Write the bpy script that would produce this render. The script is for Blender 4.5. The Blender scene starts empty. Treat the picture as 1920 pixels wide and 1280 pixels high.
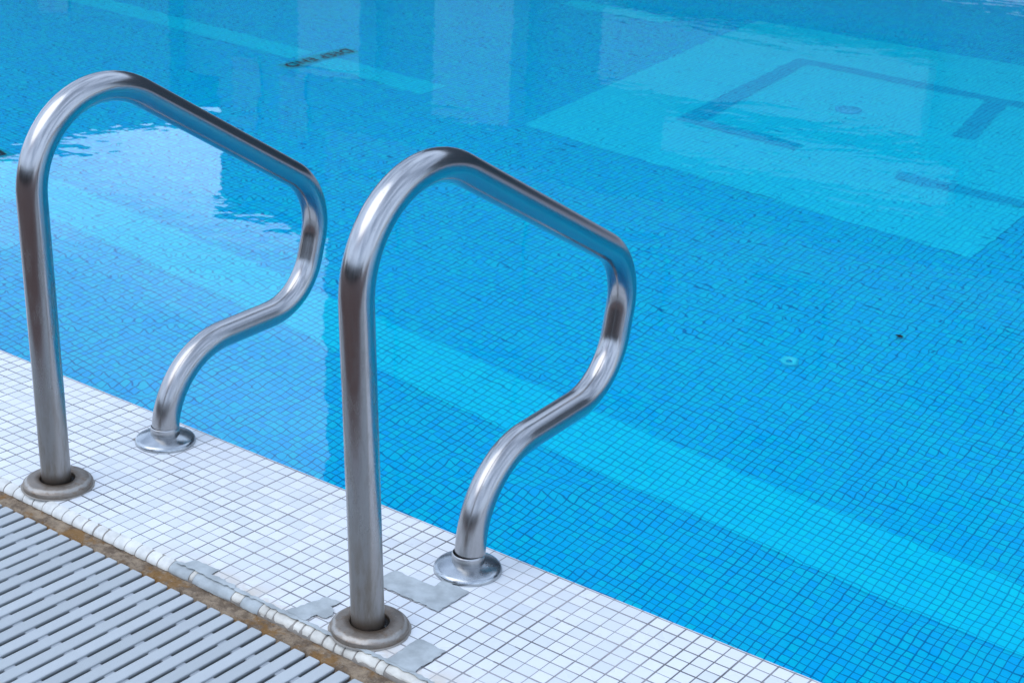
import bpy, bmesh, math, random
from math import sin, cos, pi, radians
from mathutils import Vector, Matrix, noise

random.seed(7)
T = 0.0254                      # one mosaic tile (tile + joint), metres
WZ = -0.5 * T                   # water level
FZ = -75 * T                    # pool floor
sc = bpy.context.scene
COL = sc.collection

# ------------------------------------------------------------------ helpers
def link(o):
    COL.objects.link(o)
    return o

def obj(name, bm, mat, parent=None, smooth=False, loc=None, kind=None, label=None):
    me = bpy.data.meshes.new(name)
    bm.normal_update()
    bm.to_mesh(me); bm.free()
    if smooth:
        for p in me.polygons: p.use_smooth = True
    for m in (mat if isinstance(mat, (list, tuple)) else [mat]):
        me.materials.append(m)
    o = bpy.data.objects.new(name, me)
    link(o)
    if loc is not None: o.location = loc
    if parent is not None: o.parent = parent
    if kind: o['kind'] = kind
    if label: o['label'] = label
    return o

def thing(name, label, cat, loc=(0, 0, 0), group=None):
    o = bpy.data.objects.new(name, None); link(o)
    o.location = loc
    o.empty_display_size = 0.1
    o['label'] = label; o['category'] = cat
    if group: o['group'] = group
    return o

def tag(o, label, cat, group=None):
    o['label'] = label; o['category'] = cat
    if group: o['group'] = group
    return o

def box(bm, x0, x1, y0, y1, z0, z1, bevel=0.0, seg=2):
    b2 = bmesh.new()
    bmesh.ops.create_cube(b2, size=1)
    for v in b2.verts:
        v.co = Vector(((x0 + x1) / 2 + v.co.x * (x1 - x0), (y0 + y1) / 2 + v.co.y * (y1 - y0), (z0 + z1) / 2 + v.co.z * (z1 - z0)))
    if bevel > 0:
        bmesh.ops.bevel(b2, geom=b2.edges[:], offset=bevel, segments=seg, affect='EDGES', profile=0.6)
    join(bm, b2)

def join(bm, b2):
    me = bpy.data.meshes.new('tmp'); b2.to_mesh(me); b2.free()
    bm.from_mesh(me); bpy.data.meshes.remove(me)

def quad(bm, pts):
    bm.faces.new([bm.verts.new(p) for p in pts])

def lathe(bm, prof, n=64, cx=0, cy=0):
    rings = []
    for r, z in prof:
        rings.append([bm.verts.new((cx + r * cos(2 * pi * k / n), cy + r * sin(2 * pi * k / n), z)) for k in range(n)])
    for a, b in zip(rings[:-1], rings[1:]):
        for k in range(n):
            bm.faces.new((a[k], a[(k + 1) % n], b[(k + 1) % n], b[k]))
    return rings

# ------------------------------------------------------------------ materials
class NT:
    def __init__(self, name):
        self.m = bpy.data.materials.new(name); self.m.use_nodes = True
        self.t = self.m.node_tree
        self.b = self.t.nodes['Principled BSDF']
        self.out = self.t.nodes['Material Output']
    def n(self, typ, **kw):
        nd = self.t.nodes.new(typ)
        for k, v in kw.items(): setattr(nd, k, v)
        return nd
    def l(self, a, b): self.t.links.new(a, b)
    def _in(self, nd, i, v):
        if hasattr(v, 'is_output'): self.l(v, nd.inputs[i])
        elif v is not None: nd.inputs[i].default_value = v
    def math(self, op, a, b=None, c=None, clamp=False):
        nd = self.n('ShaderNodeMath', operation=op); nd.use_clamp = clamp
        self._in(nd, 0, a)
        if b is not None: self._in(nd, 1, b)
        if c is not None: self._in(nd, 2, c)
        return nd.outputs[0]
    def smooth(self, v, lo, hi, a=0.0, b=1.0):
        nd = self.n('ShaderNodeMapRange', interpolation_type='SMOOTHSTEP')
        self._in(nd, 'Value', v); self._in(nd, 'From Min', lo); self._in(nd, 'From Max', hi)
        nd.inputs['To Min'].default_value = a; nd.inputs['To Max'].default_value = b
        return nd.outputs['Result']
    def mix(self, f, a, b, blend='MIX'):
        nd = self.n('ShaderNodeMix', data_type='RGBA', blend_type=blend)
        self._in(nd, 0, f)
        self._in(nd, 6, rgba(a)); self._in(nd, 7, rgba(b))
        return nd.outputs[2]
    def noise(self, vec, scale, detail=3, rough=0.55, dist=0.0, dim='3D', w=None):
        nd = self.n('ShaderNodeTexNoise', noise_dimensions=dim)
        if vec is not None: self.l(vec, nd.inputs['Vector'])
        nd.inputs['Scale'].default_value = scale; nd.inputs['Detail'].default_value = detail
        nd.inputs['Roughness'].default_value = rough; nd.inputs['Distortion'].default_value = dist
        return nd.outputs['Fac']
    def pos(self):
        return self.n('ShaderNodeNewGeometry').outputs['Position']
    def xyz(self, vec):
        nd = self.n('ShaderNodeSeparateXYZ'); self.l(vec, nd.inputs[0]); return nd.outputs
    def comb(self, x, y, z=0.0):
        nd = self.n('ShaderNodeCombineXYZ'); self._in(nd, 0, x); self._in(nd, 1, y); self._in(nd, 2, z); return nd.outputs[0]
    def bump(self, h, dist, strength=1.0):
        nd = self.n('ShaderNodeBump'); self.l(h, nd.inputs['Height'])
        nd.inputs['Distance'].default_value = dist; nd.inputs['Strength'].default_value = strength
        self.l(nd.outputs[0], self.b.inputs['Normal']); return nd
    def set(self, **kw):
        for k, v in kw.items():
            k = k.replace('_', ' ')
            self._in(self.b, k, rgba(v) if k in ('Base Color',) else v)

def rgba(v):
    if isinstance(v, (tuple, list)) and len(v) == 3: return (*v, 1)
    return v

def plain(name, col, rough=0.6, metal=0.0, nscale=6, namt=0.15, bump=0.0):
    a = NT(name); p = a.pos()
    f = a.noise(p, nscale, 4)
    dark = tuple(c * (1 - namt) for c in col); lite = tuple(min(1, c * (1 + namt)) for c in col)
    a.set(Base_Color=a.mix(f, dark, lite), Roughness=rough, Metallic=metal)
    if bump: a.bump(a.noise(p, nscale * 8, 4), bump)
    return a.m

def tile_mat(name, colA, colB, grout, gw, axes=(0, 1), rough=0.25, wob=0.03, groutvar=0.6, deck=False, bumpd=0.0005):
    a = NT(name); p = a.pos(); s = a.xyz(p)
    u = a.math('DIVIDE', s[axes[0]], T); v = a.math('DIVIDE', s[axes[1]], T)
    w1 = a.math('MULTIPLY', a.math('SUBTRACT', a.noise(p, 9, 2), 0.5), wob * 2)
    w2 = a.math('MULTIPLY', a.math('SUBTRACT', a.noise(a.comb(s[axes[1]], s[axes[0]], 3.3), 11, 2), 0.5), wob * 2)
    u = a.math('ADD', u, w1); v = a.math('ADD', v, w2)
    def d(c):
        return a.math('ABSOLUTE', a.math('SUBTRACT', a.math('FRACT', a.math('ADD', c, 0.5)), 0.5))
    du, dv = d(u), d(v)
    # joint width differs a little from joint to joint
    wn = a.n('ShaderNodeTexWhiteNoise', noise_dimensions='2D')
    a.l(a.comb(a.math('FLOOR', a.math('ADD', u, 0.5)), a.math('FLOOR', a.math('MULTIPLY', v, 0.14))), wn.inputs['Vector'])
    wm = a.n('ShaderNodeTexWhiteNoise', noise_dimensions='2D')
    a.l(a.comb(a.math('FLOOR', a.math('MULTIPLY', u, 0.14)), a.math('FLOOR', a.math('ADD', v, 0.5))), wm.inputs['Vector'])
    gu = a.math('MULTIPLY', a.math('ADD', a.math('MULTIPLY', wn.outputs[0], groutvar), 1 - groutvar / 2), gw / 2)
    gv = a.math('MULTIPLY', a.math('ADD', a.math('MULTIPLY', wm.outputs[0], groutvar), 1 - groutvar / 2), gw / 2)
    mu = a.smooth(a.math('SUBTRACT', du, gu), -0.012, 0.015)
    mv = a.smooth(a.math('SUBTRACT', dv, gv), -0.012, 0.015)
    m = a.math('MULTIPLY', mu, mv)
    cell = a.n('ShaderNodeTexWhiteNoise', noise_dimensions='2D')
    a.l(a.comb(a.math('FLOOR', u), a.math('FLOOR', v)), cell.inputs['Vector'])
    big = a.noise(p, 2.2, 3)
    f = a.math('ADD', a.math('MULTIPLY', cell.outputs[0], 0.75), a.math('MULTIPLY', big, 0.25))
    col = a.mix(f, colA, colB)
    if deck:
        gcol = a.mix(a.smooth(a.noise(p, 5, 4, 0.65), 0.32, 0.68), tuple(c * 0.5 for c in grout), tuple(c * 1.9 for c in grout))
    else:
        gcol = a.mix(a.noise(p, 5, 3), tuple(c * 0.75 for c in grout), tuple(c * 1.25 for c in grout))
    rgh = rough
    if deck:
        # cream, worn and stained tiles along the gutter edge
        edge = a.smooth(s[1], -11.2 * T, -14.3 * T)
        zone = a.math('MULTIPLY', a.smooth(s[0], 3 * T, 9 * T), a.smooth(s[0], 36 * T, 27 * T))
        st = a.math('MULTIPLY', a.math('MULTIPLY', edge, zone), a.smooth(a.noise(p, 16, 4, 0.65), 0.37, 0.57))
        col = a.mix(a.math('MULTIPLY', st, 0.75), col, (0.60, 0.49, 0.36))
        m2 = a.math('MULTIPLY', st, 0.8)
        m = a.math('MAXIMUM', m, a.math('MULTIPLY', m2, 0.7))
        dirt = a.smooth(a.noise(p, 7, 5, 0.7), 0.55, 0.8)
        col = a.mix(a.math('MULTIPLY', dirt, 0.18), col, (0.45, 0.42, 0.38))
        rgh = a.smooth(a.noise(p, 9, 3), 0.3, 0.7, rough * 0.7, rough * 1.5)
    col = a.mix(m, gcol, col)
    a.set(Base_Color=col, Roughness=rgh)
    tilt = a.math('MULTIPLY', cell.outputs[0], 0.25)
    h = a.math('ADD', a.math('MULTIPLY', m, a.math('ADD', 0.8, 0.0)), a.math('MULTIPLY', tilt, m))
    if not deck: a.b.inputs['Specular IOR Level'].default_value = 0.06    # wet: tile and water nearly match in index
    a.bump(h, bumpd)
    return a.m

M = {}
M['deck_tile'] = tile_mat('white_mosaic', (0.68, 0.70, 0.715), (0.82, 0.82, 0.82), (0.22, 0.205, 0.205), 0.075, rough=0.32, groutvar=1.1, deck=True)
BLUE_A, BLUE_B = (0.0004, 0.52, 0.94), (0.0006, 0.72, 0.83)
M['pool_tile'] = tile_mat('blue_mosaic', BLUE_A, BLUE_B, (0.001, 0.22, 0.48), 0.115, wob=0.05, groutvar=0.7)
M['pool_wall_x'] = tile_mat('blue_mosaic_wall', BLUE_A, BLUE_B, (0.001, 0.22, 0.48), 0.115, axes=(0, 2))
M['pool_wall_y'] = tile_mat('blue_mosaic_side', BLUE_A, BLUE_B, (0.001, 0.22, 0.48), 0.115, axes=(1, 2))
M['pale_tile'] = tile_mat('pale_turquoise_mosaic', (0.001, 0.72, 0.96), (0.002, 0.84, 0.92), (0.001, 0.38, 0.62), 0.12, wob=0.05)
M['panel_tile'] = tile_mat('pale_panel_mosaic', (0.006, 0.74, 0.94), (0.012, 0.83, 0.92), (0.0015, 0.44, 0.70), 0.12, wob=0.05)
M['dark_tile'] = tile_mat('dark_blue_mosaic', (0.002, 0.55, 0.82), (0.003, 0.61, 0.80), (0.002, 0.27, 0.53), 0.14, wob=0.05)
M['black_paint'] = plain('black_tile', (0.003, 0.012, 0.012), 0.4)

def water_mat():
    a = NT('pool_water')
    a.set(Base_Color=(0.74, 0.985, 1.0), Roughness=0.0, IOR=1.333)
    a.b.inputs['Transmission Weight'].default_value = 1.0
    p = a.pos(); s = a.xyz(p)
    n1 = a.noise(a.comb(s[0], s[1], 0.4), 15.0, 1.3, 0.45, 0.12)
    n2 = a.noise(a.comb(a.math('MULTIPLY', s[0], 0.6), s[1], 1.7), 3.0, 2, 0.5, 0.4)
    # a breeze ruffles some areas more than others
    gust = a.smooth(a.noise(p, 0.55, 2), 0.35, 0.65, 0.5, 1.0)
    h = a.math('ADD', a.math('MULTIPLY', a.math('MULTIPLY', n1, gust), 0.52), a.math('MULTIPLY', n2, 2.2))
    a.bump(h, WAVE)
    return a.m
WAVE = 0.00072
M['water'] = water_mat()

def steel(name, base=(0.43, 0.42, 0.42), rough=(0.17, 0.26), grime=True, zdirt=13.0):
    a = NT(name)
    uv = a.n('ShaderNodeUVMap').outputs[0]; q = a.xyz(uv)
    p = a.pos(); s = a.xyz(p)
    # brushed along the tube: u = metres along, v = 0..1 around
    st = a.noise(a.comb(a.math('MULTIPLY', q[0], 5.0), a.math('MULTIPLY', q[1], 70.0)), 1.0, 4, 0.6)
    st2 = a.noise(a.comb(a.math('MULTIPLY', q[0], 9.0), a.math('MULTIPLY', q[1], 11.0), 4.0), 1.0, 4, 0.6)
    r = a.math('ADD', a.math('MULTIPLY', st, 0.10), a.math('MULTIPLY', st2, 0.07))
    r = a.math('ADD', r, rough[0] - 0.06)
    col = a.mix(st, tuple(c * 0.86 for c in base), tuple(min(1, c * 1.1) for c in base))
    if grime:
        hz = a.smooth(s[2], zdirt * T, 0.5 * T)
        front = a.smooth(s[1], -9.0 * T, -11.0 * T)
        g = a.math('MULTIPLY', a.math('ADD', a.math('MULTIPLY', front, 0.75), 0.22), hz)
        sp = a.smooth(a.noise(a.comb(s[0], s[1], a.math('MULTIPLY', s[2], 0.22)), 75, 4, 0.62), 0.40, 0.72)
        sp2 = a.smooth(a.noise(p, 210, 3, 0.6), 0.60, 0.70)
        postm = a.math('MULTIPLY', front, a.smooth(s[2], 22 * T, 15 * T))
        g1 = a.math('MULTIPLY', g, a.math('ADD', 0.55, a.math('MULTIPLY', sp, 0.6)), clamp=True)
        g2 = a.math('MULTIPLY', a.math('MULTIPLY', postm, sp), 0.45)
        gg = a.math('MAXIMUM', a.math('MAXIMUM', g1, g2), a.math('MULTIPLY', sp2, 0.12), clamp=True)
        col = a.mix(gg, col, (0.25, 0.215, 0.18))
        r = a.math('ADD', r, a.math('MULTIPLY', gg, 0.28))
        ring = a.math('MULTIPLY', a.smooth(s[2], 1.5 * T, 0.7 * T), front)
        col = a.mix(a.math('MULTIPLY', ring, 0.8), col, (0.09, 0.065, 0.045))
        # weld seam on the underside of the handrail
        seam = a.math('COMPARE', q[1], 0.712, 0.003)
        seam = a.math('MULTIPLY', seam, a.smooth(s[2], 18.5 * T, 19.5 * T))
        col = a.mix(a.math('MULTIPLY', seam, 0.6), col, (0.80, 0.74, 0.60))
        r = a.math('ADD', r, a.math('MULTIPLY', seam, 0.2))
        met = a.math('SUBTRACT', 1.0, a.math('MULTIPLY', gg, 0.35))
        a.set(Metallic=met)
    else:
        a.set(Metallic=1.0)
    a.set(Base_Color=col, Roughness=r)
    a.bump(a.math('ADD', a.math('MULTIPLY', st, 0.3), st2), 0.00008)
    return a.m
M['rail'] = steel('stainless_tube')

def flange_mat():
    a = NT('tarnished_flange'); p = a.pos()
    f = a.noise(p, 42, 6, 0.72); g = a.smooth(a.noise(p, 95, 5, 0.7), 0.5, 0.70)
    col = a.mix(f, (0.15, 0.12, 0.092), (0.37, 0.315, 0.265))
    col = a.mix(a.math('MULTIPLY', g, 0.7), col, (0.20, 0.12, 0.065))
    oc = a.n('ShaderNodeTexCoord').outputs['Object']; os_ = a.xyz(oc)
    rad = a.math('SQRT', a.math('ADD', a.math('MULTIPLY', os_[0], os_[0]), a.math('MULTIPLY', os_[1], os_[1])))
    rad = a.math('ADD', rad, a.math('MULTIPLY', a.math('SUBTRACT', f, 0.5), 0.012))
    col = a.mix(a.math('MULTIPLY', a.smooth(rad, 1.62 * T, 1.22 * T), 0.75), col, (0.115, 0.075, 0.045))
    col = a.mix(a.math('MULTIPLY', a.math('MULTIPLY', a.smooth(rad, 1.9 * T, 2.03 * T), a.smooth(rad, 2.2 * T, 2.08 * T)), 0.6), col, (0.50, 0.47, 0.43))
    a.set(Base_Color=col, Metallic=0.6, Roughness=a.smooth(f, 0.3, 0.7, 0.32, 0.58))
    a.bump(f, 0.0022)
    return a.m
M['flange'] = flange_mat()

def polished():
    a = NT('polished_flange'); p = a.pos()
    f = a.noise(p, 40, 4)
    a.set(Base_Color=a.mix(f, (0.38, 0.40, 0.41), (0.52, 0.53, 0.54)), Metallic=1.0, Roughness=a.smooth(f, 0.3, 0.7, 0.16, 0.28))
    a.bump(f, 0.0004)
    return a.m
M['polished'] = polished()
M['collar'] = plain('dull_steel_collar', (0.46, 0.45, 0.445), 0.3, 1.0, 50, 0.2, 0.0003)
M['gap'] = plain('dark_recess', (0.02, 0.017, 0.015), 0.9)

def mortar(name, c, r=0.8):
    a = NT(name); p = a.pos()
    f = a.noise(p, 30, 5, 0.6); g = a.noise(p, 260, 3)
    a.set(Base_Color=a.mix(a.smooth(f, 0.3, 0.7), tuple(v * 0.80 for v in c), tuple(v * 1.12 for v in c)), Roughness=r)
    a.bump(a.math('ADD', f, a.math('MULTIPLY', g, 0.25)), 0.0012)
    return a.m
M['mortar'] = mortar('grey_cement', (0.43, 0.46, 0.46))
M['trim'] = mortar('cream_trim_tile', (0.71, 0.69, 0.635), 0.4)
M['trim_old'] = mortar('chipped_trim_tile', (0.68, 0.64, 0.56), 0.55)
M['joint'] = mortar('dirty_joint_and_shade', (0.30, 0.27, 0.235), 0.9)

def sandy():
    a = NT('sandy_grit'); p = a.pos()
    f = a.noise(p, 45, 6, 0.72); g = a.noise(p, 260, 4, 0.75); h = a.smooth(a.noise(p, 17, 5, 0.65), 0.50, 0.62)
    col = a.mix(a.smooth(f, 0.34, 0.66), (0.15, 0.10, 0.062), (0.42, 0.31, 0.205))
    col = a.mix(a.math('MULTIPLY', h, 0.8), col, (0.27, 0.125, 0.02))
    col = a.mix(a.smooth(g, 0.60, 0.72), col, (0.46, 0.37, 0.30))
    col = a.mix(a.smooth(g, 0.40, 0.28), col, (0.055, 0.037, 0.026))
    a.set(Base_Color=col, Roughness=0.9)
    a.bump(a.math('ADD', g, a.math('MULTIPLY', f, 1.5)), 0.004)
    return a.m
M['sandy'] = sandy()

def slat_mat():
    a = NT('grey_plastic_slat'); p = a.pos(); s = a.xyz(p)
    rnd = a.n('ShaderNodeObjectInfo').outputs['Random']
    f = a.noise(p, 25, 4)
    col = a.mix(rnd, (0.425, 0.45, 0.455), (0.51, 0.535, 0.54))
    col = a.mix(a.math('MULTIPLY', f, 0.35), col, (0.40, 0.42, 0.42))
    ribs = a.math('SINE', a.math('MULTIPLY', s[1], 2 * pi / 0.0021))
    a.set(Base_Color=col, Roughness=0.5)
    a.bump(a.math('ADD', a.math('MULTIPLY', ribs, 0.25), a.math('MULTIPLY', a.noise(p, 500, 2), 0.8)), 0.0004)
    return a.m
M['slat'] = slat_mat()
M['rod'] = plain('grey_plastic_rod', (0.36, 0.38, 0.40), 0.55)
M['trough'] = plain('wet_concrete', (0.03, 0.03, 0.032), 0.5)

def paver():
    a = NT('reddish_paving'); p = a.pos()
    br = a.n('ShaderNodeTexBrick'); a.l(p, br.inputs['Vector'])
    br.inputs['Scale'].default_value = 4.0
    br.inputs['Color1'].default_value = (0.14, 0.054, 0.038, 1); br.inputs['Color2'].default_value = (0.10, 0.042, 0.03, 1)
    br.inputs['Mortar'].default_value = (0.09, 0.075, 0.065, 1); br.inputs['Mortar Size'].default_value = 0.012
    f = a.noise(p, 3, 4)
    a.set(Base_Color=a.mix(f, br.outputs[0], (0.085, 0.05, 0.04)), Roughness=0.8)
    return a.m
M['paver'] = paver()
M['pale_deck'] = plain('pale_concrete_deck', (0.40, 0.40, 0.41), 0.7, nscale=2, namt=0.12)
M['pale_wall'] = plain('pale_rendered_wall', (0.46, 0.45, 0.49), 0.85, nscale=1, namt=0.1)
M['ground'] = plain('dry_ground', (0.13, 0.11, 0.08), 0.95, nscale=0.6, namt=0.35)
M['conc'] = plain('grey_render', (0.025, 0.07, 0.095), 0.85, nscale=0.5, namt=0.2)
M['conc_dark'] = plain('dark_render', (0.022, 0.048, 0.065), 0.85, nscale=0.5, namt=0.25)
M['conc_mid'] = plain('mid_grey_render', (0.06, 0.08, 0.10), 0.85, nscale=0.5, namt=0.2)
M['pale'] = plain('pale_cladding', (0.10, 0.165, 0.19), 0.8, nscale=0.8, namt=0.08)
M['glass'] = plain('dark_window_glass', (0.012, 0.018, 0.025), 0.08)
M['brick'] = plain('brown_brick', (0.04, 0.026, 0.022), 0.9, nscale=3, namt=0.3)
M['roofm'] = plain('roof_felt', (0.06, 0.06, 0.065), 0.9)
M['inlet'] = plain('turquoise_plastic_fitting', (0.03, 0.80, 0.92), 0.35)
M['drain'] = plain('dark_drain_cover', (0.002, 0.58, 0.84), 0.5)
M['leaf'] = plain('rotten_leaf', (0.012, 0.014, 0.006), 0.8)

# ------------------------------------------------------------------ setting
PX0, PX1, PY1 = -430 * T, 560 * T, 545 * T        # pool extents (metres), near wall at y = 0
GY0, GY1 = -29.6 * T, -14.6 * T                   # gutter

def sheet(bm, x0, x1, y0, y1, z):
    quad(bm, [(x0, y0, z), (x1, y0, z), (x1, y1, z), (x0, y1, z)])

bm = bmesh.new()
EY = 0.24 * T
sheet(bm, PX0, PX1, EY - 0.01, PY1, FZ)
pool_floor = obj('pool_floor', bm, M['pool_tile'], kind='structure')

bm = bmesh.new()
quad(bm, [(PX0, EY - 0.01, FZ), (PX0, EY - 0.01, -0.1), (PX1, EY - 0.01, -0.1), (PX1, EY - 0.01, FZ)])
quad(bm, [(PX0, PY1, FZ), (PX1, PY1, FZ), (PX1, PY1, -0.004), (PX0, PY1, -0.004)])
wallx = obj('pool_wall', bm, M['pool_wall_x'], kind='structure')
bm = bmesh.new()
quad(bm, [(PX0, EY - 0.01, FZ), (PX0, PY1, FZ), (PX0, PY1, -0.004), (PX0, EY - 0.01, -0.004)])
quad(bm, [(PX1, EY - 0.01, FZ), (PX1, EY - 0.01, -0.004), (PX1, PY1, -0.004), (PX1, PY1, FZ)])
obj('pool_wall', bm, M['pool_wall_y'], kind='structure')

bm = bmesh.new()
sheet(bm, PX0, PX1, EY - 0.009, PY1, WZ)
obj('water', bm, M['water'], kind='structure')

# --- coping: near strip with rounded pool lip, plus the three other sides
bm = bmesh.new()
prof = [(-13.76, 0.0), (0.0, 0.0), (0.10, -0.005), (0.18, -0.04), (0.23, -0.12), (0.24, -0.25), (0.24, -4.0), (-13.76, -4.0)]
def extrude_x(bm, prof, x0, x1, scale=T):
    a = [bm.verts.new((x0, y * scale, z * scale)) for y, z in prof]
    b = [bm.verts.new((x1, y * scale, z * scale)) for y, z in prof]
    n = len(prof)
    for k in range(n):
        bm.faces.new((a[k], a[(k + 1) % n], b[(k + 1) % n], b[k]))
    bm.faces.new(a[::-1]); bm.faces.new(b)
extrude_x(bm, prof, PX0 - 14 * T, PX1 + 14 * T)
box(bm, PX0 - 14 * T, PX1 + 14 * T, PY1, PY1 + 14 * T, -0.1, 0.0)
box(bm, PX0 - 14 * T, PX0, EY + 0.0005, PY1 - 0.0005, -0.1, 0.0)
box(bm, PX1, PX1 + 14 * T, EY + 0.0005, PY1 - 0.0005, -0.1, 0.0)
bmesh.ops.recalc_face_normals(bm, faces=bm.faces[:])
coping = obj('pool_coping', bm, M['deck_tile'], kind='structure')

# --- rounded edge trim tiles along the gutter side (one mesh, each tile with its own joint)
TZ = -0.50
def trim_piece(bm, x0, x1, r=0.50, seg=8, dz=0.0, dy=0.0, chip=0.0, rnd=None):
    rings = []
    nx = 5
    for i in range(nx + 1):
        t = i / nx; x = x0 + (x1 - x0) * t
        rr = r - (0.035 if i in (0, nx) else 0.0)
        ring = []
        for k in range(seg + 1):
            th = (pi / 2) * k / seg
            c = 0.0
            if chip and k > seg * 0.55:
                c = chip * (0.5 + 0.5 * noise.noise(Vector((x * 2.3, k * 0.6, 1.3)))) * (k / seg - 0.5) * 2
            ring.append(bm.verts.new((x * T, (-13.75 + dy - (rr - c) * 1.44 * sin(th)) * T, (TZ + dz + (rr) * cos(th) + c * 0.55) * T)))
        ring.append(bm.verts.new((x * T, -13.75 * T, TZ * T)))
        rings.append(ring)
    for a, b in zip(rings[:-1], rings[1:]):
        for k in range(len(a) - 1):
            bm.faces.new((a[k], b[k], b[k + 1], a[k + 1]))
    bm.faces.new(rings[0]); bm.faces.new(rings[-1][::-1])

bm = bmesh.new(); bold = bmesh.new(); bmort = bmesh.new()
grey = [(7.15, 8.85), (9.25, 12.45), (13.3, 14.7)]
old = [(8.9, 9.22), (12.5, 13.25), (14.75, 15.3), (15.36, 15.85)]
for k in range(-90, 130):
    x0, x1 = k + 0.14, k + 1.08
    if 6.5 < (x0 + x1) / 2 < 26.6: continue
    trim_piece(bm, x0, x1, 0.50 + random.uniform(-.015, .015), dz=random.uniform(-.015, .015))
trim_piece(bm, 6.14, 7.08)
for x0, x1 in old: trim_piece(bold, x0, x1, 0.51, chip=0.12)
for x0, x1, c in ((15.9, 17.35, 0.16), (17.42, 18.1, 0.3), (18.16, 18.8, 0.2), (18.9, 19.75, 0.12), (19.82, 20.65, 0.05), (20.72, 21.3, 0.05), (21.37, 22.15, 0.05), (22.22, 23.7, 0.22), (23.8, 24.35, 0.1), (24.42, 26.5, 0.34)):
    trim_piece(bold, x0, x1, 0.505 + random.uniform(-.02, .02), dz=random.uniform(-.03, .02), chip=c * 0.5)
for x0, x1 in grey: trim_piece(bmort, x0, x1, 0.53, dz=-0.02, chip=0.05)
for b in (bm, bold, bmort): bmesh.ops.recalc_face_normals(b, faces=b.faces[:])
obj('edge_trim', bm, M['trim'], coping, smooth=False)
obj('edge_trim', bold, M['trim_old'], coping, label='chipped yellowed stretch of rounded edge trim')
obj('mortar_repair', bmort, M['mortar'], coping, label='grey cement filling missing edge trim tiles')
# joint bed behind the trim
bm = bmesh.new()
pr = [(-13.765, -0.02)] + [(-13.76 - 0.65 * sin(pi / 2 * k / 8), -0.50 + 0.455 * cos(pi / 2 * k / 8)) for k in range(1, 9)] + [(-14.41, -3.5), (-13.765, -3.5)]
extrude_x(bm, pr, PX0 - 14 * T, PX1 + 14 * T)
bmesh.ops.recalc_face_normals(bm, faces=bm.faces[:])
obj('joint_bed', bm, M['joint'], coping)

# --- cement patches where mosaic tiles are missing
def patch(pts, z=0.0022, sub=0.25):
    bm = bmesh.new()
    vs = []
    n = len(pts)
    for i in range(n):
        a = Vector(pts[i]); b = Vector(pts[(i + 1) % n]); L = (b - a).length
        m = max(1, int(L / sub))
        for k in range(m):
            q = a + (b - a) * k / m
            j = 0.075
            vs.append(bm.verts.new(((q.x + random.uniform(-j, j)) * T, (q.y + random.uniform(-j, j)) * T, z * 0.2)))
    f = bm.faces.new(vs)
    if f.normal.z < 0: f.normal_flip()
    r = bmesh.ops.inset_region(bm, faces=[f], thickness=0.12 * T, depth=0.0)
    for v in f.verts: v.co.z = z
    return bm
L1 = [(18.0, -8.0), (18.0, -6.0), (21.0, -6.0), (21.0, -5.0), (23.0, -5.0), (23.0, -8.0)]
obj('cement_patch', patch(L1), M['mortar'], coping, label='pale grey L-shaped cement patch behind the flange')
obj('cement_patch', patch([(24.05, -13.8), (24.05, -11.0), (26.0, -11.0), (26.0, -13.8)]), M['mortar'], coping, label='square grey cement patch in front of the flange')
obj('cement_patch', patch([(16.3, -13.72), (17.03, -11.02), (18.0, -11.0), (18.0, -11.6), (18.7, -12.35), (18.7, -12.85), (17.95, -12.9), (17.9, -13.72)]), M['mortar'], coping)
obj('cement_patch', patch([(7.1, -13.98), (7.9, -13.7), (8.06, -13.03), (10.05, -12.95), (10.1, -13.6), (12.0, -13.62), (12.3, -13.98)]), M['mortar'], coping)
obj('cement_patch', patch([(12.0, -14.0), (12.0, -13.72), (26.5, -13.68), (27.5, -13.8), (27.5, -14.0)], 0.0016), M['mortar'], coping)
obj('cement_patch', patch([(-8.05, -4.15), (-8.05, -2.6), (-7.0, -2.6), (-7.0, -4.1)]), M['joint'], coping, label='small brown hole beside the rear flange')

# --- gutter: gritty ledge, trough, far ledge
bm = bmesh.new()
X0, X1 = -100, 150
nx = 900; ny = 8
vs = []
for i in range(nx + 1):
    x = X0 + (X1 - X0) * i / nx
    row = []
    for j in range(ny + 1):
        y = -14.38 - 1.16 * j / ny
        e = 0.14 * noise.noise(Vector((x * 0.7, 0, 5))) + 0.10 * noise.noise(Vector((x * 3.1, 2, 5)))
        yy = y + (e * (j / ny))
        z = -0.57 + 0.06 * noise.noise(Vector((x * 1.9, y * 1.9, 0))) + 0.06 * noise.noise(Vector((x * 7, y * 7, 3)))
        if j == ny: z -= 0.5
        row.append(bm.verts.new((x * T, yy * T, z * T)))
    vs.append(row)
for i in range(nx):
    for j in range(ny):
        bm.faces.new((vs[i][j], vs[i][j + 1], vs[i + 1][j + 1], vs[i + 1][j]))
bmesh.ops.recalc_face_normals(bm, faces=bm.faces[:])
for f in bm.faces:
    if f.normal.z < 0: f.normal_flip()
obj('gutter_ledge', bm, M['sandy'], coping, smooth=True, label='rusty brown gritty ledge along the gutter')
bm = bmesh.new()
a0, a1 = PX0 - 14 * T, PX1 + 14 * T
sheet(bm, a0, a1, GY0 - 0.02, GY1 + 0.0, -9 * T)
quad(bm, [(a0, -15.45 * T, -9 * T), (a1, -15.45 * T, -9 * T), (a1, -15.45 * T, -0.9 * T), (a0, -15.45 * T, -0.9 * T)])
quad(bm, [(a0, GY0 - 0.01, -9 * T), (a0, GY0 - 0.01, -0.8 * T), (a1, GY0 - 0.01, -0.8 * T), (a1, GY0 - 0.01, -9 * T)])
obj('gutter_channel', bm, M['trough'], kind='structure')

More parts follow.
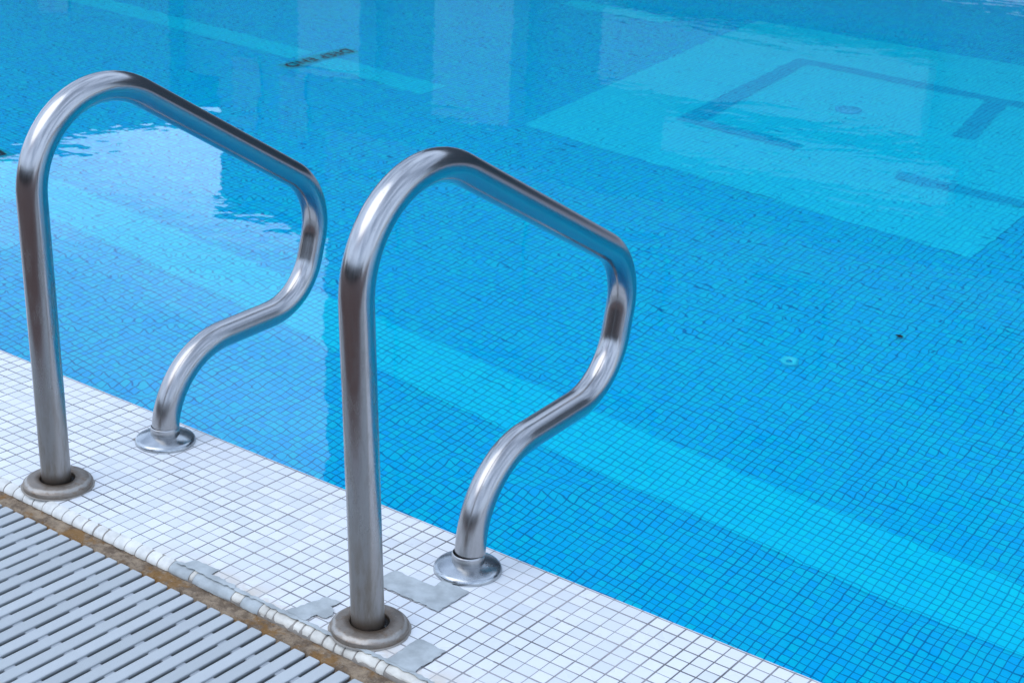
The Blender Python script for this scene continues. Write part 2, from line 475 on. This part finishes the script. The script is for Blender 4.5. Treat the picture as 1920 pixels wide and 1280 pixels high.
# --- slatted grating
PITCH = 1.128
grating = thing('gutter_grating', 'pale grey slatted plastic grating over the overflow gutter beside the white coping', 'grating', (0, 0, 0))
SL0, SL1 = -15.46, -29.3
SP = [(-0.20, -1.45), (0.20, -1.45), (0.28, -0.98), (0.395, -0.80), (0.415, -0.68), (0.40, -0.63), (0.335, -0.60),
      (-0.335, -0.60), (-0.40, -0.63), (-0.415, -0.68), (-0.395, -0.80), (-0.28, -0.98)]
def slat_add(bm, cx, y0, y1):
    a = [bm.verts.new((cx + x * T, y0, z * T)) for x, z in SP]
    e = [bm.verts.new((cx + x * T, y1 - 0.05 * T, z * T)) for x, z in SP]
    g = [bm.verts.new((cx + x * 0.93 * T, y1, (z if z < -0.65 else z - 0.035) * T)) for x, z in SP]
    n = len(SP)
    for p, q in ((a, e), (e, g)):
        for k in range(n): bm.faces.new((p[k], p[(k + 1) % n], q[(k + 1) % n], q[k]))
    bm.faces.new(a[::-1]); bm.faces.new(g)
def slat_bm():
    bm = bmesh.new(); slat_add(bm, 0, SL1 * T, SL0 * T)
    bmesh.ops.recalc_face_normals(bm, faces=bm.faces[:])
    return bm
first = -7.88
s0 = obj('slat', slat_bm(), M['slat'], grating)
idx = [k for k in range(-30, 68)]
rest = [k for k in range(-70, 110) if k not in idx]
for n_, k in enumerate(idx):
    o = s0 if n_ == 0 else s0.copy()
    if n_: link(o); o.parent = grating
    o.location = ((first + k * PITCH - 0.08) * T, random.uniform(-.03, .03) * T, random.uniform(-.025, .02) * T)
bm = bmesh.new()
for k in rest:
    cx = (first + k * PITCH - 0.08) * T
    slat_add(bm, cx, SL1 * T, SL0 * T)
bmesh.ops.recalc_face_normals(bm, faces=bm.faces[:])
o = obj('slat', bm, M['slat'], grating); o['kind'] = 'stuff'
for y in (-17.55, -20.63, -23.7, -26.78):
    bm = bmesh.new()
    box(bm, (first - 70 * PITCH) * T, (first + 110 * PITCH) * T, (y - 0.36) * T, (y + 0.36) * T, -1.45 * T, -0.74 * T, bevel=0.1 * T)
    obj('support_rod', bm, M['rod'], grating)

# --- paving behind the gutter, ground to the horizon (frame round the pool)
bm = bmesh.new()
sheet(bm, -30, 34, -15.0, GY0 - 0.11, -0.02)
obj('paving', bm, M['paver'], kind='structure')
bm = bmesh.new()
box(bm, PX0 - 14 * T, PX1 + 14 * T, GY0 - 0.105, GY0 - 0.011, -0.12, -0.0135, bevel=0.006)
sheet(bm, -40, 44, PY1 + 14 * T + 0.002, 21.5, -0.012)
sheet(bm, -40, PX0 - 14 * T - 0.002, GY0 - 0.3, PY1 + 14 * T, -0.012)
sheet(bm, PX1 + 14 * T + 0.002, 44, GY0 - 0.3, PY1 + 14 * T, -0.012)
obj('pool_deck', bm, M['pale_deck'], kind='structure')
gw = thing('garden_wall', 'low pale rendered wall along the far pool deck, mirrored in the rails', 'wall', (0, 19, 0))
bm = bmesh.new(); box(bm, -38, 42, -0.12, 0.12, -0.02, 1.65); obj('wall', bm, M['pale_wall'], gw)
bm = bmesh.new(); box(bm, -38.1, 42.1, -0.18, 0.18, 1.65, 1.73, bevel=0.01); obj('wall_cap', bm, M['pale_wall'], gw)
bm = bmesh.new()
gz = -0.03
hx0, hx1, hy0, hy1 = PX0 - 14 * T, PX1 + 14 * T, GY0 - 0.011, PY1 + 14 * T
B = 400
sheet(bm, -B, B, -B, hy0, gz); sheet(bm, -B, B, hy1, B, gz)
sheet(bm, -B, hx0, hy0, hy1, gz); sheet(bm, hx1, B, hy0, hy1, gz)
obj('ground', bm, M['ground'], kind='structure')

# ------------------------------------------------------------------ floor markings
def strip(pts, dz=0.004):
    bm = bmesh.new()
    f = bm.faces.new([bm.verts.new((x * T, y * T, FZ + dz)) for x, y in pts])
    f.normal_update()
    if f.normal.z < 0: f.normal_flip()
    return bm
def rect(x0, x1, y0, y1): return [(x0, y0), (x1, y0), (x1, y1), (x0, y1)]
# lane lines
obj('lane_line', strip(rect(-141.8, 560 - 2, 72.6, 83.2)), M['pale_tile'], pool_floor, label='long pale turquoise lane line nearest the coping')
for y in (161.8, 249.5, 337, 424):
    obj('lane_line', strip(rect(-148.3, -119.3, y, y + 7.8)), M['pale_tile'], pool_floor)
    obj('lane_line', strip(rect(-425, -154.5, y, y + 7.8)), M['pale_tile'], pool_floor)
obj('lane_line', strip(rect(-425, -149.5, 72.6, 83.2)), M['pale_tile'], pool_floor)
# big pale square with broken dark square inside
obj('target_panel', strip([(-93.3, 160.6), (-5.2, 156.0), (-4.0, 272.0), (-104.5, 270.2)]), M['panel_tile'], pool_floor, label='large pale square panel on the pool floor')
def dark(pts): obj('target_outline', strip(pts, 0.008), M['dark_tile'], pool_floor)
w = 4.4
dark([(-74.6, 183.2), (-70.0, 186.8), (-75.0, 238.0), (-79.4, 242.6)])
dark([(-79.4, 242.6), (-75.0, 238.0), (-4.6, 236.0), (-4.6, 240.4)])
dark([(-74.6, 183.2), (-49.0, 182.0), (-49.6, 186.2), (-70.0, 186.8)])
dark([(-35.0, 236.8), (-30.4, 236.8), (-26.6, 210.4), (-30.8, 209.4)])
dark([(-29.9, 184.0), (-5.6, 184.9), (-5.2, 180.6), (-29.0, 180.0)])
# second panel farther on
obj('target_panel', strip([(22, 280), (110, 280), (110, 392), (22, 392)]), M['panel_tile'], pool_floor)

def text_mesh(body, size, loc, rz, parent, label):
    cu = bpy.data.curves.new('floor_lettering', 'FONT'); cu.body = body; cu.size = size
    cu.align_x = 'CENTER'; cu.align_y = 'CENTER'; cu.offset = 0.02 * size
    cu.space_character = 1.12
    tmp = bpy.data.objects.new('floor_lettering_tmp', cu); link(tmp)
    dg = bpy.context.evaluated_depsgraph_get()
    me = bpy.data.meshes.new_from_object(tmp.evaluated_get(dg))
    bpy.data.objects.remove(tmp)
    me.materials.clear(); me.materials.append(M['black_paint'])
    o = bpy.data.objects.new('floor_lettering', me); link(o)
    o.location = loc; o.rotation_euler = (0, 0, rz); o.parent = parent; o['label'] = label
    return o
M['teal_tile'] = tile_mat('teal_mosaic', (0.002, 0.50, 0.66), (0.004, 0.58, 0.60), (0.001, 0.22, 0.38), 0.12, wob=0.05)
for x, y in ((-144.6, 75.2), (-150.6, 166.8)):
    obj('lettering_panel', strip(rect(x - 2.2, x + 2.2, y - 10.4, y + 10.0), 0.006), M['teal_tile'], pool_floor)
    text_mesh('DEEP END', 3.75 * T, (x * T, y * T, FZ + 0.012), -pi / 2, pool_floor, 'black DEEP END lettering across the lane line')

# floor inlet fitting, drain, leaf
inlet = thing('floor_inlet', 'small round pale inlet fitting with a hole, alone on the blue pool floor', 'pool fitting', (-11.4 * T, 109.5 * T, FZ))
bm = bmesh.new()
lathe(bm, [(1.25 * T, 0.001), (1.25 * T, 0.35 * T), (1.1 * T, 0.62 * T), (0.8 * T, 0.70 * T), (0.5 * T, 0.55 * T)], 40)
bmesh.ops.recalc_face_normals(bm, faces=bm.faces[:]); obj('fitting_ring', bm, M['inlet'], inlet, True)
bm = bmesh.new()
lathe(bm, [(0.51 * T, 0.54 * T), (0.44 * T, 0.25 * T), (0.02 * T, 0.2 * T)], 32)
bmesh.ops.recalc_face_normals(bm, faces=bm.faces[:]); obj('nozzle', bm, M['dark_tile'], inlet, True)
dr = thing('floor_drain', 'round dark blue drain cover in the middle of the pale square panel', 'drain', (-52.9 * T, 212 * T, FZ + 0.004))
bm = bmesh.new()
lathe(bm, [(2.6 * T, 0.001), (2.6 * T, 0.3 * T), (2.3 * T, 0.55 * T), (0.01 * T, 0.7 * T)], 48)
bmesh.ops.recalc_face_normals(bm, faces=bm.faces[:]); obj('drain_cover', bm, M['drain'], dr, True)
bm = bmesh.new()
for k in range(10):
    a = 2 * pi * k / 10
    b2 = bmesh.new(); box(b2, 0.7 * T, 2.0 * T, -0.13 * T, 0.13 * T, 0.55 * T, 0.74 * T)
    b2.transform(Matrix.Rotation(a, 4, 'Z')); join(bm, b2)
obj('drain_slot', bm, M['dark_tile'], dr)
bm = bmesh.new()
R_ = 0.52 * T
cen = bm.verts.new((0, 0, 0.5 * T)); ring = []
for k in range(12):
    a = 2 * pi * k / 12; r = R_ * (0.75 + 0.35 * random.random()) * (1.35 if k in (0, 6) else 1)
    ring.append(bm.verts.new((r * cos(a), r * 0.8 * sin(a), (0.18 + 0.22 * random.random()) * T)))
for k in range(12): bm.faces.new((cen, ring[k], ring[(k + 1) % 12]))
b0 = bm.verts.new((0, 0, 0.04 * T))
for k in range(12): bm.faces.new((b0, ring[(k + 1) % 12], ring[k]))
tag(obj('dead_leaf', bm, M['leaf'], loc=(-2.8 * T, 124.9 * T, FZ)), 'tiny dark dead leaf lying on the open blue pool floor', 'leaf')

# ------------------------------------------------------------------ grab rails
def fillet(corners, radii, N=22):
    P = [Vector(c) for c in corners]; out = [P[0]]
    for i in range(1, len(P) - 1):
        a = P[i - 1] - P[i]; b = P[i + 1] - P[i]; la, lb = a.length, b.length
        a.normalize(); b.normalize()
        ang = a.angle(b); t = min(radii[i - 1] / math.tan(ang / 2), la * .98, lb * .98); r = t * math.tan(ang / 2)
        s = P[i] + a * t; bis = (a + b).normalized(); ce = P[i] + bis * (r / sin(ang / 2))
        v0 = s - ce; v1 = P[i] + b * t - ce
        th = math.atan2(v0.x * v1.y - v0.y * v1.x, v0.dot(v1))
        for k in range(N + 1):
            q = th * k / N
            out.append(ce + Vector((cos(q) * v0.x - sin(q) * v0.y, sin(q) * v0.x + cos(q) * v0.y)))
    out.append(P[-1])
    return out

def resample(pts, step):
    out = [pts[0]]
    for a, b in zip(pts[:-1], pts[1:]):
        L = (b - a).length
        if L < 1e-6: continue
        m = max(1, int(L / step))
        for k in range(1, m + 1): out.append(a + (b - a) * k / m)
    return out

def tube(path2, r, seg=48):
    """path2: points (y, z) in tiles; tube in the plane x = 0, UV = (metres along, 0..1 around)"""
    pts = resample(path2, 0.35)
    bm = bmesh.new(); uvl = bm.loops.layers.uv.new('UVMap')
    rings = []; acc = 0; us = []
    n = len(pts)
    for i, p in enumerate(pts):
        if i: acc += (pts[i] - pts[i - 1]).length * T
        us.append(acc)
        d = (pts[min(i + 1, n - 1)] - pts[max(i - 1, 0)]).normalized()
        nn = Vector((-d.y, d.x))
        ring = []
        for k in range(seg):
            a = 2 * pi * k / seg
            ring.append(bm.verts.new((r * cos(a) * T, (p.x + r * sin(a) * nn.x) * T, (p.y + r * sin(a) * nn.y) * T)))
        rings.append(ring)
    for i in range(n - 1):
        for k in range(seg):
            f = bm.faces.new((rings[i][k], rings[i][(k + 1) % seg], rings[i + 1][(k + 1) % seg], rings[i + 1][k]))
            uv = [(us[i], k / seg), (us[i], (k + 1) / seg), (us[i + 1], (k + 1) / seg), (us[i + 1], k / seg)]
            for lp, q in zip(f.loops, uv): lp[uvl].uv = q
    bmesh.ops.recalc_face_normals(bm, faces=bm.faces[:])
    return bm

def grab_rail(label, x, yf, yb, P, radii, seed):
    root = thing('grab_rail', label, 'handrail', (x * T, yf * T, 0), 'steel grab rails at the pool edge')
    corners = [(P[6], -0.2), (P[0], P[1]), (P[2], P[3]), (P[4], P[5]), (P[7], P[8]), (yb - yf, -0.2)]
    bm = tube(fillet(corners, radii), 0.955)
    obj('rail_tube', bm, M['rail'], root, True)
    # front flange: thick tarnished ring with a socket round the post
    bm = bmesh.new()
    pr = [(1.12, 0.05), (1.12, 0.50), (1.15, 0.56), (1.22, 0.60), (1.55, 0.60), (1.82, 0.575), (1.96, 0.545), (2.06, 0.48), (2.15, 0.38), (2.215, 0.345), (2.24, 0.31), (2.245, 0.05), (2.235, 0.0)]
    lathe(bm, [(r * T, z * T) for r, z in pr], 72)
    bmesh.ops.recalc_face_normals(bm, faces=bm.faces[:])
    obj('base_flange', bm, M['flange'], root, True, label='thick tarnished brown flange round the front post')
    bm = bmesh.new()
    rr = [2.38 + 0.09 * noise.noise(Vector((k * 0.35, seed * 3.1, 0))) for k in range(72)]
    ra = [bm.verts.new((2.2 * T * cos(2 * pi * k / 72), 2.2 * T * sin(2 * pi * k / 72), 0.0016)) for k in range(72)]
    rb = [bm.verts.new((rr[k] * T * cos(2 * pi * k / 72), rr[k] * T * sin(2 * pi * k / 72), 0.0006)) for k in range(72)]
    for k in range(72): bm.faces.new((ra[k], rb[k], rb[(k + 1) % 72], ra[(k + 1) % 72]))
    obj('contact_shadow_ring', bm, M['joint'], root)  # dark ring paints in the contact shadow round the flange, using the joint colour
    bm = bmesh.new(); lathe(bm, [(1.13 * T, 0.30 * T), (0.93 * T, 0.28 * T)], 48); obj('socket', bm, M['gap'], root, True)
    # rear flange: thin polished disc, collar
    bm = bmesh.new()
    pr = [(0.95, 0.66), (1.2, 0.60), (1.55, 0.50), (1.88, 0.385), (2.0, 0.33), (2.08, 0.24), (2.115, 0.12), (2.115, 0.0)]
    lathe(bm, [(r * T, z * T) for r, z in pr], 72)
    bmesh.ops.recalc_face_normals(bm, faces=bm.faces[:])
    obj('base_flange', bm, M['polished'], root, True, loc=(0, (yb - yf) * T, 0), label='shiny thin flange round the rear foot')
    bm = bmesh.new()
    pr = [(0.90, 0.30), (1.03, 0.32), (1.035, 0.46), (0.985, 0.50), (0.98, 0.56), (1.012, 0.60), (1.015, 1.10), (1.0, 1.16), (0.975, 1.19), (0.955, 1.22)]
    lathe(bm, [(r * T, z * T) for r, z in pr], 56)
    bmesh.ops.recalc_face_normals(bm, faces=bm.faces[:])
    c = obj('collar', bm, M['collar'], root, True, loc=(0, (yb - yf) * T, 0))
    return root

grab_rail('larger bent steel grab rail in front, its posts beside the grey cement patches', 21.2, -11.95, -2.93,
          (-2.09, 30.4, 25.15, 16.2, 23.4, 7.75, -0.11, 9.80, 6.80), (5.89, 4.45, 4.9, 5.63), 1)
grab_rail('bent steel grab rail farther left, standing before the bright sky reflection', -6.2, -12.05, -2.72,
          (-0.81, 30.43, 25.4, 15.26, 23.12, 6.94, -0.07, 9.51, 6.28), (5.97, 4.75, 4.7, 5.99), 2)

# ------------------------------------------------------------------ surroundings (seen mirrored in the water and the steel)
YB = 22.0
def window_row(root, xs, zs, w, h, y, mat=None):
    proto = None
    for z in zs:
        for x in xs:
            if proto is None:
                bm = bmesh.new()
                box(bm, -w / 2, w / 2, -0.06, 0.05, -h / 2, h / 2)
                proto = obj('window', bm, mat or M['glass'], root); o = proto
            else:
                o = proto.copy(); link(o); o.parent = root
            o.location = (x, y - 0.0, z)

tower = thing('apartment_tower', 'tall dark grey apartment tower beyond the pool, mirrored dark in the water', 'building', (0, YB, 0))
bm = bmesh.new(); box(bm, -20.3, 26, 0, 12, 2.1, 6.6); obj('wall', bm, M['conc_dark'], tower)
bm = bmesh.new(); box(bm, -20.3, 26, 0.003, 12, -0.03, 2.1); obj('wall', bm, M['pale_wall'], tower, label='pale rendered ground floor of the tower')
bm = bmesh.new(); box(bm, -20.3, 26, 0.003, 12, 6.6, 15.6); obj('wall', bm, M['conc_mid'], tower)
bm = bmesh.new(); box(bm, -21.0, 26.6, -1.2, 12.5, 15.6, 16.0); obj('roof', bm, M['roofm'], tower)
for x0, x1, z1 in ((-20.62, -18.95, 5.4), (-17.06, -15.22, 5.6)):
    bm = bmesh.new(); box(bm, x0, x1, -0.5, -0.003, -0.03, z1); obj('pale_column', bm, M['pale'], tower)
for x0, x1, z0, z1 in ((-13.4, -7.3, 3.2, 4.5), (-12.0, -6.7, 4.85, 5.5)):
    bm = bmesh.new(); box(bm, x0, x1, -0.35, -0.003, z0, z1, bevel=0.05); obj('pale_balcony', bm, M['pale'], tower)
window_row(tower, [-19 + 3.2 * i for i in range(14)], [8.2 + 3.1 * j for j in range(3)], 1.5, 1.6, 0.0)

mid = thing('linking_block', 'low grey block between the gabled house and the apartment tower', 'building', (0, YB, 0))
bm = bmesh.new(); box(bm, -25.0, -23.5, 0.4, 8, -0.03, 6.2); obj('wall', bm, M['conc'], mid)
bm = bmesh.new(); box(bm, -23.5, -20.3, 0.0, 8, -0.03, 8.95); obj('wall', bm, M['conc'], mid)
bm = bmesh.new(); box(bm, -23.62, -20.3, -0.15, 8.1, 8.95, 9.1); obj('roof', bm, M['roofm'], mid)
window_row(mid, [-22.6, -21.2], [3.0, 6.2], 0.8, 1.4, 0.0)

gab = thing('gabled_house', 'grey gabled house at the far left beyond the pool', 'building', (0, YB, 0))
bm = bmesh.new()
prof2 = [(-52, -0.03), (-25.05, -0.03), (-25.05, 7.35), (-33.5, 10.1), (-52, 6.5)]
a = [bm.verts.new((x, 0, z)) for x, z in prof2]; b = [bm.verts.new((x, 12, z)) for x, z in prof2]
for k in range(5): bm.faces.new((a[k], a[(k + 1) % 5], b[(k + 1) % 5], b[k]))
bm.faces.new(a[::-1]); bm.faces.new(b)
bmesh.ops.recalc_face_normals(bm, faces=bm.faces[:])
obj('wall', bm, M['conc'], gab)
window_row(gab, [-46 + 3.4 * i for i in range(6)], [1.7, 4.6], 1.1, 1.5, 0.0)

club = thing('brick_clubhouse', 'dark brown brick clubhouse behind the photographer', 'building', (0, -15, 0))
bm = bmesh.new(); box(bm, -26, 24, -8, 0, -0.03, 3.0); obj('wall', bm, M['brick'], club)
bm = bmesh.new(); box(bm, -26.5, 24.5, -8.5, 0.7, 3.0, 3.25, bevel=0.03); obj('roof', bm, M['roofm'], club)
bm = bmesh.new(); box(bm, -0.6, 0.6, 0.001, 0.07, -0.02, 2.1); d_ = obj('door', bm, M['roofm'], club, loc=(-4, 0, 0))
window_row(club, [-22, -17, -12, -8, 2, 7, 12, 17], [1.7], 1.8, 1.2, 0.03)

# ------------------------------------------------------------------ sky and sun
SUN_EL, SUN_AZ = radians(58), radians(205)       # azimuth clockwise from +y
w = bpy.data.worlds.new("World"); sc.world = w; w.use_nodes = True
nt = w.node_tree; nt.nodes.clear()
out = nt.nodes.new('ShaderNodeOutputWorld'); bg = nt.nodes.new('ShaderNodeBackground')
sky = nt.nodes.new('ShaderNodeTexSky'); sky.sky_type = 'NISHITA'; sky.sun_disc = False
sky.sun_elevation = SUN_EL; sky.sun_rotation = SUN_AZ; sky.air_density = 1.0; sky.dust_density = 1.2; sky.ozone_density = 1.0
tc = nt.nodes.new('ShaderNodeTexCoord')
mp = nt.nodes.new('ShaderNodeMapping'); mp.inputs['Scale'].default_value = (1, 1, 2.2)
no = nt.nodes.new('ShaderNodeTexNoise'); no.inputs['Scale'].default_value = 2.1; no.inputs['Detail'].default_value = 7; no.inputs['Roughness'].default_value = 0.55
no.inputs['Distortion'].default_value = 0.4
rp = nt.nodes.new('ShaderNodeMapRange'); rp.interpolation_type = 'SMOOTHSTEP'
rp.inputs['From Min'].default_value = 0.36; rp.inputs['From Max'].default_value = 0.62
rp.inputs['To Min'].default_value = 0.25; rp.inputs['To Max'].default_value = 1.0
mx = nt.nodes.new('ShaderNodeMix'); mx.data_type = 'RGBA'
mx.inputs[7].default_value = (7.3, 9.2, 12.4, 1)
nt.links.new(tc.outputs['Generated'], mp.inputs[0]); nt.links.new(mp.outputs[0], no.inputs['Vector'])
nt.links.new(no.outputs['Fac'], rp.inputs['Value']); nt.links.new(rp.outputs[0], mx.inputs[0])
nt.links.new(sky.outputs[0], mx.inputs[6]); nt.links.new(mx.outputs[2], bg.inputs['Color'])
bg.inputs['Strength'].default_value = 0.1
nt.links.new(bg.outputs[0], out.inputs[0])

sl = bpy.data.lights.new('sun', 'SUN'); sl.energy = 0.5; sl.angle = radians(50); sl.color = (1.0, 0.98, 0.94)
so = bpy.data.objects.new('sun', sl); link(so)
sd = Vector((sin(SUN_AZ) * cos(SUN_EL), cos(SUN_AZ) * cos(SUN_EL), sin(SUN_EL)))
so.rotation_euler = (-sd).to_track_quat('-Z', 'Y').to_euler()
so.location = (0, -5, 20)

# ------------------------------------------------------------------ camera
R = ((0.8010335888646793, 0.5968663896149847, 0.04577884291400566),
     (0.24979327224905665, -0.26378043783888544, -0.9316776275904851),
     (-0.5440114986373732, 0.7577403206650014, -0.36039019935178623))     # right, down, forward
cam = bpy.data.cameras.new('camera'); co = bpy.data.objects.new('camera', cam); link(co)
m = Matrix((R[0], [-v for v in R[1]], [-v for v in R[2]])).transposed().to_4x4()
m.translation = (1.83646218, -1.79422219, 1.21538808)
co.matrix_world = m
cam.sensor_width = 36; cam.lens = 55.3149; cam.sensor_fit = 'HORIZONTAL'
cam.clip_start = 0.05; cam.clip_end = 2000
cam.dof.use_dof = True; cam.dof.focus_distance = 2.55; cam.dof.aperture_fstop = 13
sc.camera = co

# ------------------------------------------------------------------ render settings
sc.view_settings.view_transform = 'Standard'; sc.view_settings.look = 'None'
sc.view_settings.exposure = 0.68; sc.view_settings.gamma = 1
cy = sc.cycles
cy.max_bounces = 16; cy.diffuse_bounces = 8; cy.glossy_bounces = 6; cy.transmission_bounces = 10; cy.transparent_max_bounces = 8
cy.caustics_refractive = True; cy.caustics_reflective = True; cy.blur_glossy = 0.3
cy.use_denoising = True
try:
    cy.denoiser = 'OPENIMAGEDENOISE'; cy.denoising_input_passes = 'RGB_ALBEDO_NORMAL'; cy.denoising_prefilter = 'ACCURATE'
except Exception: pass
